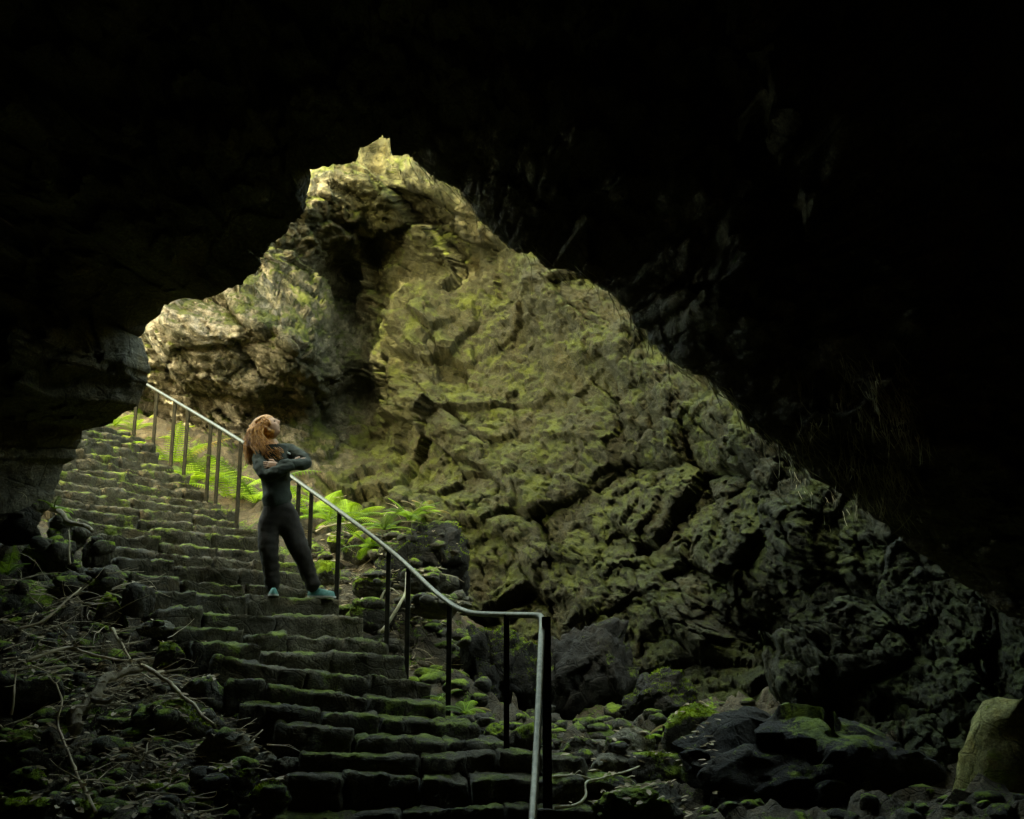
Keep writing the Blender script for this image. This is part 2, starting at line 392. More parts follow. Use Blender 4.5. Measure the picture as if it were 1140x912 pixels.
def box_grid(nx, ny, nz):
    idx = {}; V = []
    def vi(i, j, k):
        if (i, j, k) not in idx:
            idx[(i, j, k)] = len(V); V.append((2 * i / nx - 1, 2 * j / ny - 1, 2 * k / nz - 1))
        return idx[(i, j, k)]
    Fc = []
    for i in range(nx):
        for j in range(ny):
            Fc.append((vi(i, j, nz), vi(i + 1, j, nz), vi(i + 1, j + 1, nz), vi(i, j + 1, nz)))
            Fc.append((vi(i, j, 0), vi(i, j + 1, 0), vi(i + 1, j + 1, 0), vi(i + 1, j, 0)))
    for i in range(nx):
        for k in range(nz):
            Fc.append((vi(i, 0, k), vi(i + 1, 0, k), vi(i + 1, 0, k + 1), vi(i, 0, k + 1)))
            Fc.append((vi(i, ny, k), vi(i, ny, k + 1), vi(i + 1, ny, k + 1), vi(i + 1, ny, k)))
    for j in range(ny):
        for k in range(nz):
            Fc.append((vi(0, j, k), vi(0, j, k + 1), vi(0, j + 1, k + 1), vi(0, j + 1, k)))
            Fc.append((vi(nx, j, k), vi(nx, j + 1, k), vi(nx, j + 1, k + 1), vi(nx, j, k + 1)))
    return V, Fc
def stone_block(mb, a, b, depth, h, r=.04, drop=0.0, seed=0, rough=1.0):
    """a rough dressed block whose front top edge runs a-b; goes back by depth and down by h"""
    e = b - a; L = e.length; e = e / L
    bk = Vector((0, 0, 1)).cross(e); bk.normalize()          # points away from the viewer
    up = e.cross(bk) * -1
    if up.z < 0: up = -up
    if bk.y < 0: bk = -bk
    nx = max(4, int(L / .025)); ny = max(4, int(depth / .045)); nz = max(4, int(h / .028))
    V, Fc = box_grid(nx, ny, nz)
    hx, hy, hz = L / 2, depth / 2, h / 2
    cen = (a + b) / 2 + bk * hy - up * (hz + drop)
    out = []
    tl = random.uniform(-.02, .02); skew = random.uniform(-.04, .04); s = Vector((seed * 3.1, seed * 1.7, seed))
    for (x, y, z) in V:
        p = Vector((x * hx, y * hy, z * hz))
        q = Vector((max(-hx + r, min(hx - r, p.x)), max(-hy + r, min(hy - r, p.y)), max(-hz + r, min(hz - r, p.z))))
        d = p - q
        if d.length > r: d = d.normalized() * r
        p = q + d
        w = cen + e * p.x + bk * p.y + up * p.z
        nrm = (e * x ** 5 + bk * y ** 5 + up * z ** 5); 
        if nrm.length > 1e-6: nrm.normalize()
        dsp = .022 * fbm((w + s) * 5, 4, .8) + .02 * facets((w + s) * 5) + .012 * fbm((w + s) * 22, 3, .8) + .02 * (fbm((w + s) * 2.2, 2))
        if z > .5:   # worn, uneven top edge
            dsp += .012 * fbm((w + s) * 9, 3)
        w = w + nrm * dsp * rough + up * (tl * x + skew * y * .3)
        out.append(w)
    mb.add(out, Fc)

stairs = empty('stone_staircase', P(450, 900, 7))
tag(stairs, 'long uneven flight of mossy rough stone steps climbing to the cave mouth', 'staircase')
off = stairs.location.copy()
def reparent_step(mb, name='step', mat=None):
    mb.v = [v - off for v in mb.v]
    return mb.build(name, mat or M['step'], stairs)
# a few more steps below the frame, down to the cave floor
extra = []
for k in (-4, -3, -2, -1):
    dl = (stepL[0] - stepL[2]) * .5; dr = (stepR[0] - stepR[2]) * .5
    extra.append((stepL[0] + Vector((0.02, -.42, -.17)) * -k, stepR[0] + Vector((.05, -.42, -.17)) * -k))
steps_all = extra + list(zip(stepL, stepR))
for kk, (l, r) in enumerate(steps_all):
    k = kk - 4
    mb = MB()
    W = (r - l).length
    nb = max(3, int(round(W / random.uniform(.46, .66))))
    cuts = [0]
    ws = [random.uniform(.55, 1.5) for _ in range(nb)]
    for w in ws: cuts.append(cuts[-1] + w / sum(ws))
    nxt = steps_all[kk + 1] if kk + 1 < len(steps_all) else (l + (l - steps_all[kk - 1][0]), r + (r - steps_all[kk - 1][1]))
    for i in range(nb):
        a = l.lerp(r, cuts[i]); b = l.lerp(r, cuts[i + 1])
        tm = (cuts[i] + cuts[i + 1]) / 2
        gap = (b - a).normalized() * .006
        na = nxt[0].lerp(nxt[1], tm); mid = (a + b) / 2
        run = math.hypot(na.x - mid.x, na.y - mid.y)
        rise = max(.1, na.z - mid.z)
        jz = random.uniform(-.014, .012); jf = random.uniform(-.035, .03)
        bkv = Vector((0, 0, 1)).cross((b - a).normalized()); 
        if bkv.y < 0: bkv = -bkv
        sag = Vector((0, 0, -.02 * math.sin(math.pi * tm)))
        up1 = Vector((0, 0, random.uniform(-.014, .014)))
        stone_block(mb, a + gap + Vector((0, 0, jz)) + bkv * jf + sag, b - gap + Vector((0, 0, jz)) + bkv * jf + sag + up1, run + .14, .27, random.uniform(.016, .034), 0, kk * 7 + i)
    reparent_step(mb)

# ---------------------------------------------------------------- ground
gc = []; gv = []
def G(px, py, d, dz=0.0):
    p = P(px, py, d); gc.append((p.x, p.y)); gv.append(p.z + dz)
for (l, r) in steps_all:
    for t in (-.02, .35, .7, 1.02):
        p = l.lerp(r, t); gc.append((p.x, p.y)); gv.append(p.z - .24)
for a in [(0,612,10.2),(30,640,9.9),(80,640,10.0),(0,700,9.0),(90,700,9.0),(150,700,9.2),(0,780,8.0),(90,780,8.0),(180,760,8.3),(250,800,7.8),(0,860,7.0),(100,860,7.1),(200,860,7.1),(280,860,7.2),(0,920,6.3),(120,920,6.3),(250,930,6.4),(-150,700,8.6),(-150,900,6),(-300,620,9),
          (300,560,12.6),(250,545,14.2),(350,590,12.6),(400,610,12.2),(440,640,11.4),(480,665,11.0),(420,690,10.6),(470,720,10.2),(500,750,9.9),(560,765,11.2),(600,790,10.5),(530,710,13),(600,750,12),(440,650,14),(540,790,9.2),(600,830,8.5),(640,860,7.9),(680,860,8.0),(720,850,8.3),(760,870,8.1),(700,900,7.3),(800,900,7.3),(900,905,6.9),(1000,905,6.6),(1140,905,6.0),(1250,900,5),(700,800,10.2),(640,780,10.8),(820,800,8.8),
          (200,480,16),(100,440,17),(160,470,17.5),(40,400,18)]:
    G(*a)
for x in (-6, -3, 0, 3, 6):
    for y in (-4, 0, 3): gc.append((x, y)); gv.append(-.1)
gc += [(-14, 20), (-14, 14), (-9, 24)]; gv += [6.5, 5.5, 7]
gf = tps(gc, gv, .01)
def stair_lat(x, y):
    """lateral fraction on the stairs for a point, and metres outside"""
    ys = [(l.y + r.y) / 2 for l, r in steps_all]
    best = 9e9; bt = 0
    for (l, r) in steps_all[::2] + steps_all[-1:]:
        ex, ey = r.x - l.x, r.y - l.y; L2 = ex * ex + ey * ey
        t = ((x - l.x) * ex + (y - l.y) * ey) / L2; tc = max(0, min(1, t))
        d = math.hypot(x - l.x - tc * ex, y - l.y - tc * ey)
        if d < best: best = d; bt = t
    return best
GX = np.concatenate([np.arange(-9.5, -5, .09), np.arange(-5, 2.2, .035), np.arange(2.2, 6.5, .09)]); GY = np.concatenate([np.arange(-3.5, 5, .15), np.arange(5, 12, .04), np.arange(12, 20.5, .09)])
def ground():
    X, Y = np.meshgrid(GX, GY)
    Z = gf(X, Y)
    V = []
    for i in range(X.shape[0]):
        for j in range(X.shape[1]):
            x, y, z = X[i, j], Y[i, j], Z[i, j]
            d = stair_lat(x, y) if 3 < y < 17 and x < 2 else 1
            m = max(0, min(1, (d - .2) / .4))
            p = Vector((x, y, z))
            dz = m * (.1 * fbm(p * 1.2, 3) + .2 * facets(p * 2.6) + .08 * facets(p * 6.5) + .03 * fbm(p * 9, 4, .7))
            V.append((x, y, z + dz - .05 * (1 - m)))
    nx = X.shape[1]
    f = [(i * nx + j, i * nx + j + 1, (i + 1) * nx + j + 1, (i + 1) * nx + j) for i in range(X.shape[0] - 1) for j in range(nx - 1)]
    o = mesh_obj('ground', V, f, M['ground']); tag(o, kind='structure')
    return o
ground_o = ground()
def gz(x, y): return float(gf(np.array([x]), np.array([y]))[0])

# land outside: the sheet around the pit, at the level where the stairs come out and beyond
def outside():
    V = []; rings = 30; seg = 72
    for i in range(rings):
        rr = [1.25, 1.3, 1.35, 1.45, 1.6, 1.8, 2.2, 2.8, 3.5, 4.5, 6, 8, 11, 15, 20, 28, 40, 55, 75, 100, 140, 200, 280, 400, 560, 700, 850, 1000, 1200, 1400][i]
        for j in range(seg):
            a = 2 * math.pi * j / seg
            x = -1 + 13 * math.cos(a) * rr; y = 10 + 17 * math.sin(a) * rr
            left = max(0, -math.cos(a))
            h = (11.3 if y > 4 else 10.0) - 6.5 * left ** 2 * (1 if y > 0 else .3)
            V.append((x, y, h + min(3, rr * .25) * fbm(Vector((x, y, 0)) * .08, 3)))
    f = [(i * seg + j, i * seg + (j + 1) % seg, (i + 1) * seg + (j + 1) % seg, (i + 1) * seg + j) for i in range(rings - 1) for j in range(seg)]
    tag(mesh_obj('hillside', V, f, M['ground']), kind='structure')
outside()

# ---------------------------------------------------------------- boulders
def rock_mesh(seed, sub=4, flat=.6, sharp=1.0):
    bm = bmesh.new(); bmesh.ops.create_icosphere(bm, subdivisions=sub, radius=1)
    rs = random.Random(seed); s = Vector((rs.random() * 50, rs.random() * 50, rs.random() * 50))
    planes = []
    for _ in range(9 if sharp < 1.5 else 16):
        n = Vector((rs.gauss(0, 1), rs.gauss(0, 1), rs.gauss(0, 1))).normalized(); planes.append((n, rs.uniform(.55, .85) if sharp < 1.5 else rs.uniform(.6, .88)))
    for v in bm.verts:
        p = v.co.copy(); 
        for n, d in planes:
            k = p.dot(n)
            if k > d: p -= n * (k - d) * .85
        dd = .14 * fbm(p * 1.1 + s, 3) + .16 * sharp * facets(p * 1.6 + s) + .05 * sharp * facets(p * 4.5 + s) + .02 * sharp * facets(p * 10 + s) + .035 * fbm(p * 7 + s, 4, .7)
        v.co = p * (1 + dd)
    me = [v.co.copy() for v in bm.verts]; fs = [[v.index for v in f.verts] for f in bm.faces]
    bm.free(); return me, fs
rock_seed = [10]
def moss_part(o, n):
    me = o.data; mb = MB(); rs = random.Random(len(me.name) + n + rock_seed[0])
    fs = [p for p in me.polygons if p.normal.z > .15]
    if not fs: return
    ar = [p.area * max(0, p.normal.z) for p in fs]; tot = sum(ar)
    n = int(min(n, tot * 9000))
    for p in rs.choices(fs, ar, k=n):
        vs_ = [me.vertices[i].co for i in p.vertices]; a, b = rs.random(), rs.random()
        if a + b > 1: a, b = 1 - a, 1 - b
        c = vs_[0] + (vs_[1] - vs_[0]) * a + (vs_[2] - vs_[0]) * b
        m = fbm((c + o.location) * 5, 3) + p.normal.z * .5 - .25
        if m < 0: continue
        h = .012 + .03 * min(1, m) * rs.random()
        d = (p.normal + Vector((rs.gauss(0, .6), rs.gauss(0, .6), rs.gauss(0, .3)))).normalized(); s_ = d.cross(Vector((rs.gauss(0, 1), rs.gauss(0, 1), rs.gauss(0, 1)))).normalized()
        c = c - p.normal * .004
        mb.add([c - s_ * .007, c + s_ * .007, c + d * h], [(0, 1, 2)])
    if mb.v: mb.build('moss', M['mossb'], o)['kind'] = 'stuff'
def boulder(label, x0, y0, x1, y1, d, thick=None, mat='boulder', name='boulder', sub=4, tilt=0, group=None, ydepth=None, cat='boulder', seed=None, moss=False):
    rock_seed[0] += 1
    v, f = rock_mesh(seed or rock_seed[0], sub, sharp=2.2 if sub == 5 else (.5 if mat == 'gold' else 1.2))
    w = (x1 - x0) / F * d; h = (y1 - y0) / F * d; c = P((x0 + x1) / 2, (y0 + y1) / 2, d)
    t = thick or (w * .8)
    mx = [max(abs(p[i]) for p in v) for i in range(3)]
    ca, sa = math.cos(tilt), math.sin(tilt)
    out = []
    for p in v:
        x, y, z = p.x / mx[0] * w / 2, p.y / mx[1] * t / 2, p.z / mx[2] * h / 2
        out.append((x * ca - z * sa, y, x * sa + z * ca + h / 2))
    o = mesh_obj(name, out, f, M[mat]); o.location = c + Vector((0, t * .3, -h / 2))
    tag(o, label, cat, group or 'boulders lying in the cave')
    if mat == 'lush' or moss: moss_part(o, 4000 if (x1 - x0) < 90 else 7000)
    return o
B = [
 ('round boulder with a bright moss cap on the bank beside the dark rock wall', 14,590,72,650,9.9,'lush'),
 ('dark rock under the overhang at the left picture edge', -30,556,46,612,9.75,'black'),
 ('slanted moss-topped rock where the bank meets the upper stairs', 44,582,92,622,10.3,'boulder'),
 ('small upright mossy rock just left of a bent stick beside the steps', 88,598,122,640,9.9,'boulder'),
 ('flat mossy rock under the upright one on the left bank', 62,634,135,668,9.5,'lush'),
 ('tall rock streaked with yellow green moss in the middle of the left bank', 100,660,140,722,9.1,'lush'),
 ('dark blocky rock half hidden by dry twigs at the left edge of the picture', -20,648,60,700,9.2,'boulder'),
 ('brown rock wedged against the left ends of the steps', 128,648,168,690,9.1,'boulder'),
 ('large dark boulder with a bright line of moss along its top edge', 128,776,240,850,7.6,'boulder'),
 ('pale grey flat-topped boulder beside the lower left steps', 205,818,284,862,7.2,'bare'),
 ('dark boulder under the pale flat-topped one, its top rim mossy', 186,850,282,925,6.9,'boulder'),
 ('low dark boulder with a moss lip near the bottom of the left bank', 132,846,196,880,7.2,'boulder'),
 ('dark boulder with ragged moss on top at the lower left bank', 128,866,205,930,6.7,'lush'),
 ('broad dark rock with a brown littered top at the left picture edge', -30,812,66,880,7.0,'boulder'),
 ('low dark rock below dry litter at the left edge, above the broad one', -20,742,62,795,7.8,'boulder'),
 ('small rounded stone tucked beside the lower left step ends', 274,838,308,864,7.3,'bare'),
 ('pale small stone leaning on the end of a lower step', 300,840,332,862,7.35,'bare'),
 ('lichen-grey stone wedged under the pale stone at the step end', 306,862,330,888,7.1,'bare'),
 ('mossy low stone at the very foot of the left step ends', 276,872,322,915,6.8,'boulder'),
 ('knobbly brown rock between the twig heap and the middle steps', 196,752,250,800,8.0,'boulder'),
 ('small mossy hummock stone among the twigs left of the steps', 165,714,204,748,8.6,'boulder'),
 ('moss cushion stone at the bottom left corner of the picture', -10,884,48,925,6.3,'lush'),
 ('second moss cushion stone right of the bottom left corner', 62,892,122,930,6.3,'lush'),
 ('small rock bright with moss on the left bank above the bottom corner', 12,858,48,884,6.8,'lush'),
 ('jagged knee-high rock on the rim of the bank against the lower steps', 150,690,196,712,8.9,'bare'),
 # right of the rail
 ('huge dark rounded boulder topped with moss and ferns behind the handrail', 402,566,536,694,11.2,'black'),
 ('mossy rock leaning on the left side of the huge dark boulder', 378,588,432,640,11.6,'lush'),
 ('square mossy stone standing behind the handrail near the walker', 362,592,384,618,11.5,'lush'),
 ('mossy stone right behind the third rail post from the bend', 346,622,378,652,10.9,'lush'),
 ('flat brown ledge stone in front of the huge dark boulder', 440,636,506,664,10.3,'boulder'),
 ('long pale slab lying below the huge boulder next to the rail', 452,664,512,692,10.0,'bare'),
 ('low moss-covered stone at the foot of the huge boulder', 388,640,436,668,10.5,'lush'),
 ('dark rough stone filling the gap between the top rail posts and the steps', 384,664,440,704,10.1,'boulder'),
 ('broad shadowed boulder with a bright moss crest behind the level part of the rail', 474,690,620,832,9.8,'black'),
 ('shade-blackened rounded boulder to the right of the thick rail post', 590,686,715,835,10.0,'black'),
 ('small brown stone on top of the slab by the huge boulder', 494,664,528,682,10.2,'bare'),
 ('mossy stone beside the end of the fourth step from the bottom', 538,806,566,832,8.5,'lush'),
 ('slanting mossy stone behind the last thin rail post', 566,804,606,842,8.4,'lush'),
 ('shadowed ledge stone right of the lower rail with a grey rim', 620,820,672,862,8.2,'boulder'),
 ('pale lens-shaped stone lying among rubble right of the stairs', 656,838,702,866,7.9,'bare'),
 ('grey rock above the pale lens-shaped stone', 678,812,735,848,8.2,'bare'),
 ('dark stone with a knobbly top behind the rubble right of the stairs', 636,824,688,850,8.4,'bare'),
 ('low flat stone under the pale lens-shaped stone', 640,864,720,900,7.5,'boulder'),
 ('dark pointed stone in the rubble below the green moss slope', 700,838,770,885,7.8,'boulder'),
 ('brilliant green mossy hump at the foot of the right wall', 738,786,822,868,8.1,'lush'),
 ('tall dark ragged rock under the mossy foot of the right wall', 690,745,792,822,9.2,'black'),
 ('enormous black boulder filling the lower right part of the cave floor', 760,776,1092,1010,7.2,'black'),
 ('lumpy dark rock below the rubble in the bottom middle of the picture', 640,880,800,960,6.9,'boulder'),
 ('pale yellowish boulder cut off by the right edge of the picture', 1078,786,1250,1010,6.5,'gold'),
]
for i, (lab, x0, y0, x1, y1, d, m) in enumerate(B):
    big = (x1 - x0) > 95
    boulder(lab, x0, y0, x1, y1, d, mat=m, sub=5 if big and m != 'gold' else 4, tilt=random.uniform(-.1, .1), moss=('moss' in lab and m != 'bare'))

# ---------------------------------------------------------------- handrail
rail = empty('handrail', P(565, 837, 7.6)); roff = rail.location.copy()
tag(rail, 'steel handrail with a shiny top tube on thin dark posts along the steps', 'handrail')
rp = [(60,366,17.8),(165,429,15.0),(209,455,13.8),(272,493.5,12.2),(330,535,11.2),(377.5,569,10.4),(432,611,9.75),(455,631,9.45),(480,655,9.1),(500,671,8.75),(512,678,8.5),(526,682.5,8.3),(545,684,8.0),(565,684.5,7.7),(585,685,7.45),(597,685.2,7.32),(602,687,7.22),(603.5,693,7.12),(602.5,715,6.9),(599.5,790,6.35),(596.5,850,5.95),(593,912,5.5),(588,1000,5.0)]
mb = MB()
mb.tube([p - roff for p in smooth_path([P(*a) for a in rp], 6)], .0205, 12)
mb.build('top_rail', M['rail'], rail)
posts = [(154,421,154,497,15.3),(175,435,174,512,14.8),(195,446.5,193.5,526,14.2),(209.5,455,208.5,522,13.8),(235,470.5,233.5,556,13.2),(245,477,244,568,12.95),(268.5,491.5,268,589,12.25),(333,537,331.5,592,11.15),(347,547,345.5,640,10.95),(378,569,377.5,684,10.4),(433,612,432.5,730,9.75),(455,631,454,756,9.45),(500.5,671,500.5,800,8.75),(564,684.5,566,838,7.7)]
for (x0, y0, x1, y1, d) in posts:
    mb = MB(); a = P(x0, y0, d); b = P(x1, y1, d); b = Vector((a.x, a.y, b.z - .08))
    w = .019
    for (px, w2) in ((a, w),):
        V, Fc = box_grid(1, 1, 1)
        h = (a.z - b.z) / 2; c = (a + b) / 2
        mb.add([Vector((v[0] * w2, v[1] * w2, v[2] * h)) + c - roff for v in V], Fc)
    mb.build('post', M['post'], rail, False)
# thick end post
mb = MB(); a = P(608, 687, 7.05); b = Vector((a.x, a.y, -.1))
V, Fc = box_grid(1, 1, 1)
mb.add([Vector((v[0] * .028, v[1] * .03, v[2] * (a.z - b.z) / 2)) + (a + b) / 2 - roff for v in V], Fc)
np_ = mb.build('end_post', M['post'], rail, False); np_['label'] = 'thick square end post, almost black'
for yy in (756, 786, 831, 901):
    mb = MB(); c = P(602, yy, 7.0) - roff; 
    V, Fc = box_grid(1, 1, 1)
    mb.add([Vector((v[0] * .016, v[1] * .02, v[2] * .004)) + c for v in V], Fc)
    mb.build('bracket', M['rail'], rail, False)

# ---------------------------------------------------------------- ferns
def frond(mb, base, direc, length, droop, width, seed):
    rs = random.Random(seed)
    d = Vector(direc).normalized(); side0 = d.cross(Vector((0, 0, 1)))
    if side0.length < .1: side0 = Vector((1, 0, 0))
    side0.normalize()
    n = 22; pts = []; p = Vector(base); dirv = d.copy()
    for i in range(n + 1):
        pts.append(p.copy()); dirv = (dirv + Vector((0, 0, -droop / n))).normalized(); p = p + dirv * length / n
    mb.tube(pts, [.006 * (1 - .8 * i / n) + .001 for i in range(n + 1)], 4, cap=False)
    for i in range(3, n + 1):
        t = i / n; tan = (pts[min(i + 1, n)] - pts[i - 1]).normalized(); sd = side0
        nor = sd.cross(tan).normalized()
        ln = width * math.sin(math.pi * min(1, (t * .92 + .06))) ** .8 * (1 if t > .2 else .7) + .01
        for s in (-1, 1):
            o = pts[i]; ax = (sd * s + tan * .35 - Vector((0, 0, .15))).normalized()
            w = length / n * .33
            # toothed leaflet: a row of small lobes either side of the midrib
            L = 6; vs = []; fs = []
            b0 = []
            for q in range(L + 1):
                tt = q / L; c = o + ax * ln * tt - Vector((0, 0, .1 * ln * tt * tt))
                ww = w * (1 - tt) ** .7 * (1.0 if q % 2 == 0 else 1.0)
                b0.append((c, ww))
            for q in range(L):
                c, ww = b0[q]; c2, w2 = b0[q + 1]
                lob = (c + c2) / 2
                for g in (-1, 1):
                    tip = c + (c2 - c) * .75 + tan * g * (ww * 1.15)
                    k = len(vs); vs += [c, c + (c2 - c) * .08 + tan * g * ww * .8 + nor * .003, tip, c2]
                    fs.append((k, k + 1, k + 2, k + 3) if g > 0 else (k + 3, k + 2, k + 1, k))
            mb.add(vs, fs)
fs_n = [0]
def fern(label, px, py, d, size, nfr, lean=(0, 0, 0), spread=1.0, group='ferns growing behind the handrail'):
    """base at the picture point"""
    fs_n[0] += 1; rs = random.Random(fs_n[0] * 17)
    base = P(px, py, d)
    r = empty('fern', base); tag(r, label, 'fern', group)
    for i in range(nfr):
        a = 2 * math.pi * (i + rs.random() * .6) / nfr
        el = rs.uniform(.35, 1.1)
        dv = Vector((math.cos(a) * math.cos(el) * spread, math.sin(a) * math.cos(el) * spread, math.sin(el))) + Vector(lean)
        mb = MB(); frond(mb, (0, 0, 0), dv, size * rs.uniform(.75, 1.1), rs.uniform(.7, 1.5), size * .2, rs.random())
        mb.build('frond', M[rs.choice(['fern', 'fern', 'fern', 'fern2', 'fern2', 'fern3'] if i % 3 == 0 else ['fern', 'fern2', 'fern'])], r)
FERNS = [
 ('tall bright fern behind the upper rail posts with arching fronds', 192, 525, 15.2, .85, 9),
 ('large bright fern whose fronds fan between the fourth and fifth upper posts', 222, 545, 14.6, .85, 10),
 ('bright fern filling the gap just left of the walker behind the rail', 256, 560, 14.0, .8, 10),
 ('fern rising directly behind the walker, level with her elbow', 284, 560, 13.6, .95, 9),
 ('bright fern growing right of the walker below the shiny rail', 345, 575, 12.9, .7, 10),
 ('tall fern with curled frond tips standing furthest right before the big boulder', 388, 583, 12.6, .6, 8),
 ('fern between the walker and the curled-tip fern', 366, 580, 12.4, .5, 9),
 ('small fern sprouting at the top of the stairs by the far posts', 165, 490, 16.6, .6, 8),
 ('small fern at the very top of the stairs beside the dark rock', 128, 474, 15.2, .4, 7),
 ('low fern spreading in front of the uppermost rail posts', 205, 540, 14.4, .55, 9),
 ('bright fern behind the third and fourth rail posts from the top', 176, 506, 16.0, .7, 10),
 ('wide low fern at the stair top between the dark rock and the first rail posts', 146, 484, 16.0, .6, 10),
 ('fern against the foot of the pale bulging rock by the highest posts', 186, 488, 16.6, .6, 9),
]
for a in FERNS: fern(*a)
for a in [('fern tuft growing on the left top of the huge dark boulder', 428, 590, 11.0, .32, 9),
          ('fern tuft on the crown of the huge dark boulder', 456, 578, 11.1, .34, 10),
          ('little fern on the right top of the huge dark boulder', 476, 572, 11.3, .26, 8),
          ('drooping fern on the left shoulder of the huge boulder', 412, 610, 11.0, .3, 9),
          ('small fern in the gap beside the fifth step from the bottom', 518, 795, 8.7, .26, 7),
          ('tiny fern behind the fifth step, next to a rail post', 492, 778, 8.9, .2, 6),
          ('small green plant clinging to the edge of the dark left rock', 60, 566, 10.0, .2, 6),
          ('tiny plant at the left picture edge above the bank', 8, 640, 9.4, .28, 6),
          ('tiny fern on the black boulder right of the thick post', 722, 820, 8.3, .16, 6)]:
    fern(*a, group='small ferns among the rocks')

# ---------------------------------------------------------------- branches, twigs and litter
def branch(label, pts, rad, mat='twig', forks=(), name='branch'):
    mb = MB()
    w = smooth_path([P(*p) for p in pts], 6)
    w = [p + Vector((fbm(p * 6, 2), fbm(p * 6 + Vector((3, 3, 3)), 2), fbm(p * 6 + Vector((7, 1, 3)), 2))) * rad * .8 for p in w]
    c = w[0].copy(); w = [p - c for p in w]; n = len(w)
    mb.tube(w, [rad * (1 - .6 * i / n) * (1 + .25 * fbm(w[i] * 9, 2)) for i in range(n)], 7, .12)
    for fk in forks:
        ww = [p - c for p in smooth_path([P(*p) for p in fk], 5)]; k = len(ww)
        mb.tube(ww, [rad * .5 * (1 - .7 * i / k) for i in range(k)], 5, .1)
    o = mb.build(name, M[mat]); o.location = c
    tag(o, label, 'branch', 'dead branches on the left bank'); return o
branch('thin forked pale branch lying down the lower left bank', [(106,905,6.25),(88,868,6.6),(74,830,6.9),(64,808,7.1),(68,780,7.2),(62,760,7.35)], .012, 'twig', [[(88,868,6.6),(78,862,6.5),(66,855,6.5),(55,845,6.6)], [(62,762,7.35),(57,756,7.3),(54,752,7.3)], [(62,762,7.35),(66,757,7.4)]])
branch('thick crooked brown branch with a broken stub end on the left bank', [(86,812,7.3),(90,795,7.4),(100,778,7.5),(112,768,7.6),(122,755,7.8),(140,746,8.0),(160,742,8.1)], .05, 'bark', [[(100,778,7.5),(118,782,7.4),(128,775,7.4)]])
branch('long slim branch running down to the right beside the mossy-edged boulder', [(160,742,8.1),(185,758,7.9),(205,775,7.7),(225,795,7.5),(240,808,7.4)], .018, 'twig', [[(185,758,7.9),(196,752,7.9),(214,757,7.9)]])
branch('grey root lying across the bank at the left end of the upper steps', [(58,566,10.3),(68,572,10.2),(80,582,10.1),(96,586,10.0),(104,592,9.9)], .035, 'bark')
branch('straight upright stick leaning at the edge of the upper left bank', [(78,628,9.6),(77,610,9.6),(77,590,9.7)], .011)
branch('short pale stick poking up beside the lower left steps', [(278,826,7.1),(286,818,7.1),(293,813,7.2)], .008)
branch('thin twig rising in front of the large mossy-edged boulder', [(156,850,6.9),(163,838,6.9),(164,828,7.0),(169,820,7.0)], .006)
branch('small curved stick at the left picture edge above the low dark rock', [(13,796,7.3),(15,775,7.3),(17,755,7.4),(18,745,7.4)], .01)
branch('pale arched twig over the middle of the twig heap', [(20,700,8.5),(50,690,8.6),(75,668,8.8),(90,655,9.0)], .013)
branch('long dry stem lying through the twig heap towards the steps', [(30,735,8.2),(70,722,8.4),(100,728,8.4),(140,735,8.5),(175,732,8.7)], .014)
branch('dry stem slanting from the streaked mossy rock to the steps', [(125,700,8.8),(140,725,8.5),(152,745,8.3),(175,760,8.1)], .013)
b1 = branch('pale stick lying on the end of a lower step right of the rail', [(616,866,7.25),(640,863,7.35),(662,868,7.4)], .012, 'root', [[(640,863,7.35),(645,858,7.35),(648,860,7.4)]])
b2 = branch('thin pale branch in the rubble right of the stairs', [(618,899,6.9),(640,896,7.0),(652,888,7.1),(655,870,7.3),(700,858,7.7),(730,842,8.0)], .011, 'root')
b3 = branch('curved pale root behind the double rail posts below the huge boulder', [(424,705,9.85),(446,672,9.9),(450,660,10.0),(452,638,10.1)], .016, 'root')
b4 = branch('pale looping root below the huge boulder left of the double posts', [(424,668,10.1),(428,658,10.1),(436,655,10.1),(444,662,10.1)], .012, 'root')
b5 = branch('dry stick lying across the mossy stones behind the walker', [(352,592,11.8),(372,584,11.8),(392,582,11.9)], .014)
for b in (b1, b2, b3, b4, b5): b['group'] = 'dead branches right of the stairs'

dg = None
def surf_z(x, y):
    """height of the real surface below a point, found by ray"""
    ok, loc, n, idx, ob, mt = scn.ray_cast(dg, Vector((x, y, z_top(x, y))), Vector((0, 0, -1)))
    return (loc, n, ob) if ok else (None, None, None)
def z_top(x, y): return gz(x, y) + .9
bpy.context.view_layer.update(); dg = bpy.context.evaluated_depsgraph_get()
twigs = MB(); leaves = MB(); moss = MB(); stones = MB()
def scatter(n, xr, yr, fn):
    for _ in range(n):
        fn(random.uniform(*xr), random.uniform(*yr))
def put_twig(px, py, d, L):
    p = P(px, py, d); loc, nn, ob = surf_z(p.x, p.y)
    if loc is None or ob.name.startswith(('top', 'post', 'end')): return
    if ob.name.startswith('step') and random.random() < .93: return
    a = random.gauss(.3, .9); tl = random.uniform(-.35, .45)
    dr = Vector((math.cos(a), math.sin(a) * .8, tl)).normalized()
    pts = []; q = loc + Vector((0, 0, random.uniform(.0, .07)))
    cv = Vector((random.gauss(0, .35), random.gauss(0, .35), random.gauss(-.1, .3)))
    for i in range(6):
        pts.append(q.copy()); q = q + dr * L / 5; dr = (dr + cv * .25 + Vector((random.gauss(0, .12), random.gauss(0, .12), random.gauss(0, .1)))).normalized()
    twigs.tube(pts, [random.uniform(.002, .0055)] * 3 + [.002] * 3, 4, cap=False)
    if random.random() < .4:
        r0 = pts[2]; dr2 = (dr + Vector((random.gauss(0, .7), random.gauss(0, .5), random.gauss(.2, .4)))).normalized()
        twigs.tube([r0, r0 + dr2 * L * .25, r0 + dr2 * L * .4 + cv * .05], [.003, .002, .001], 3, cap=False)
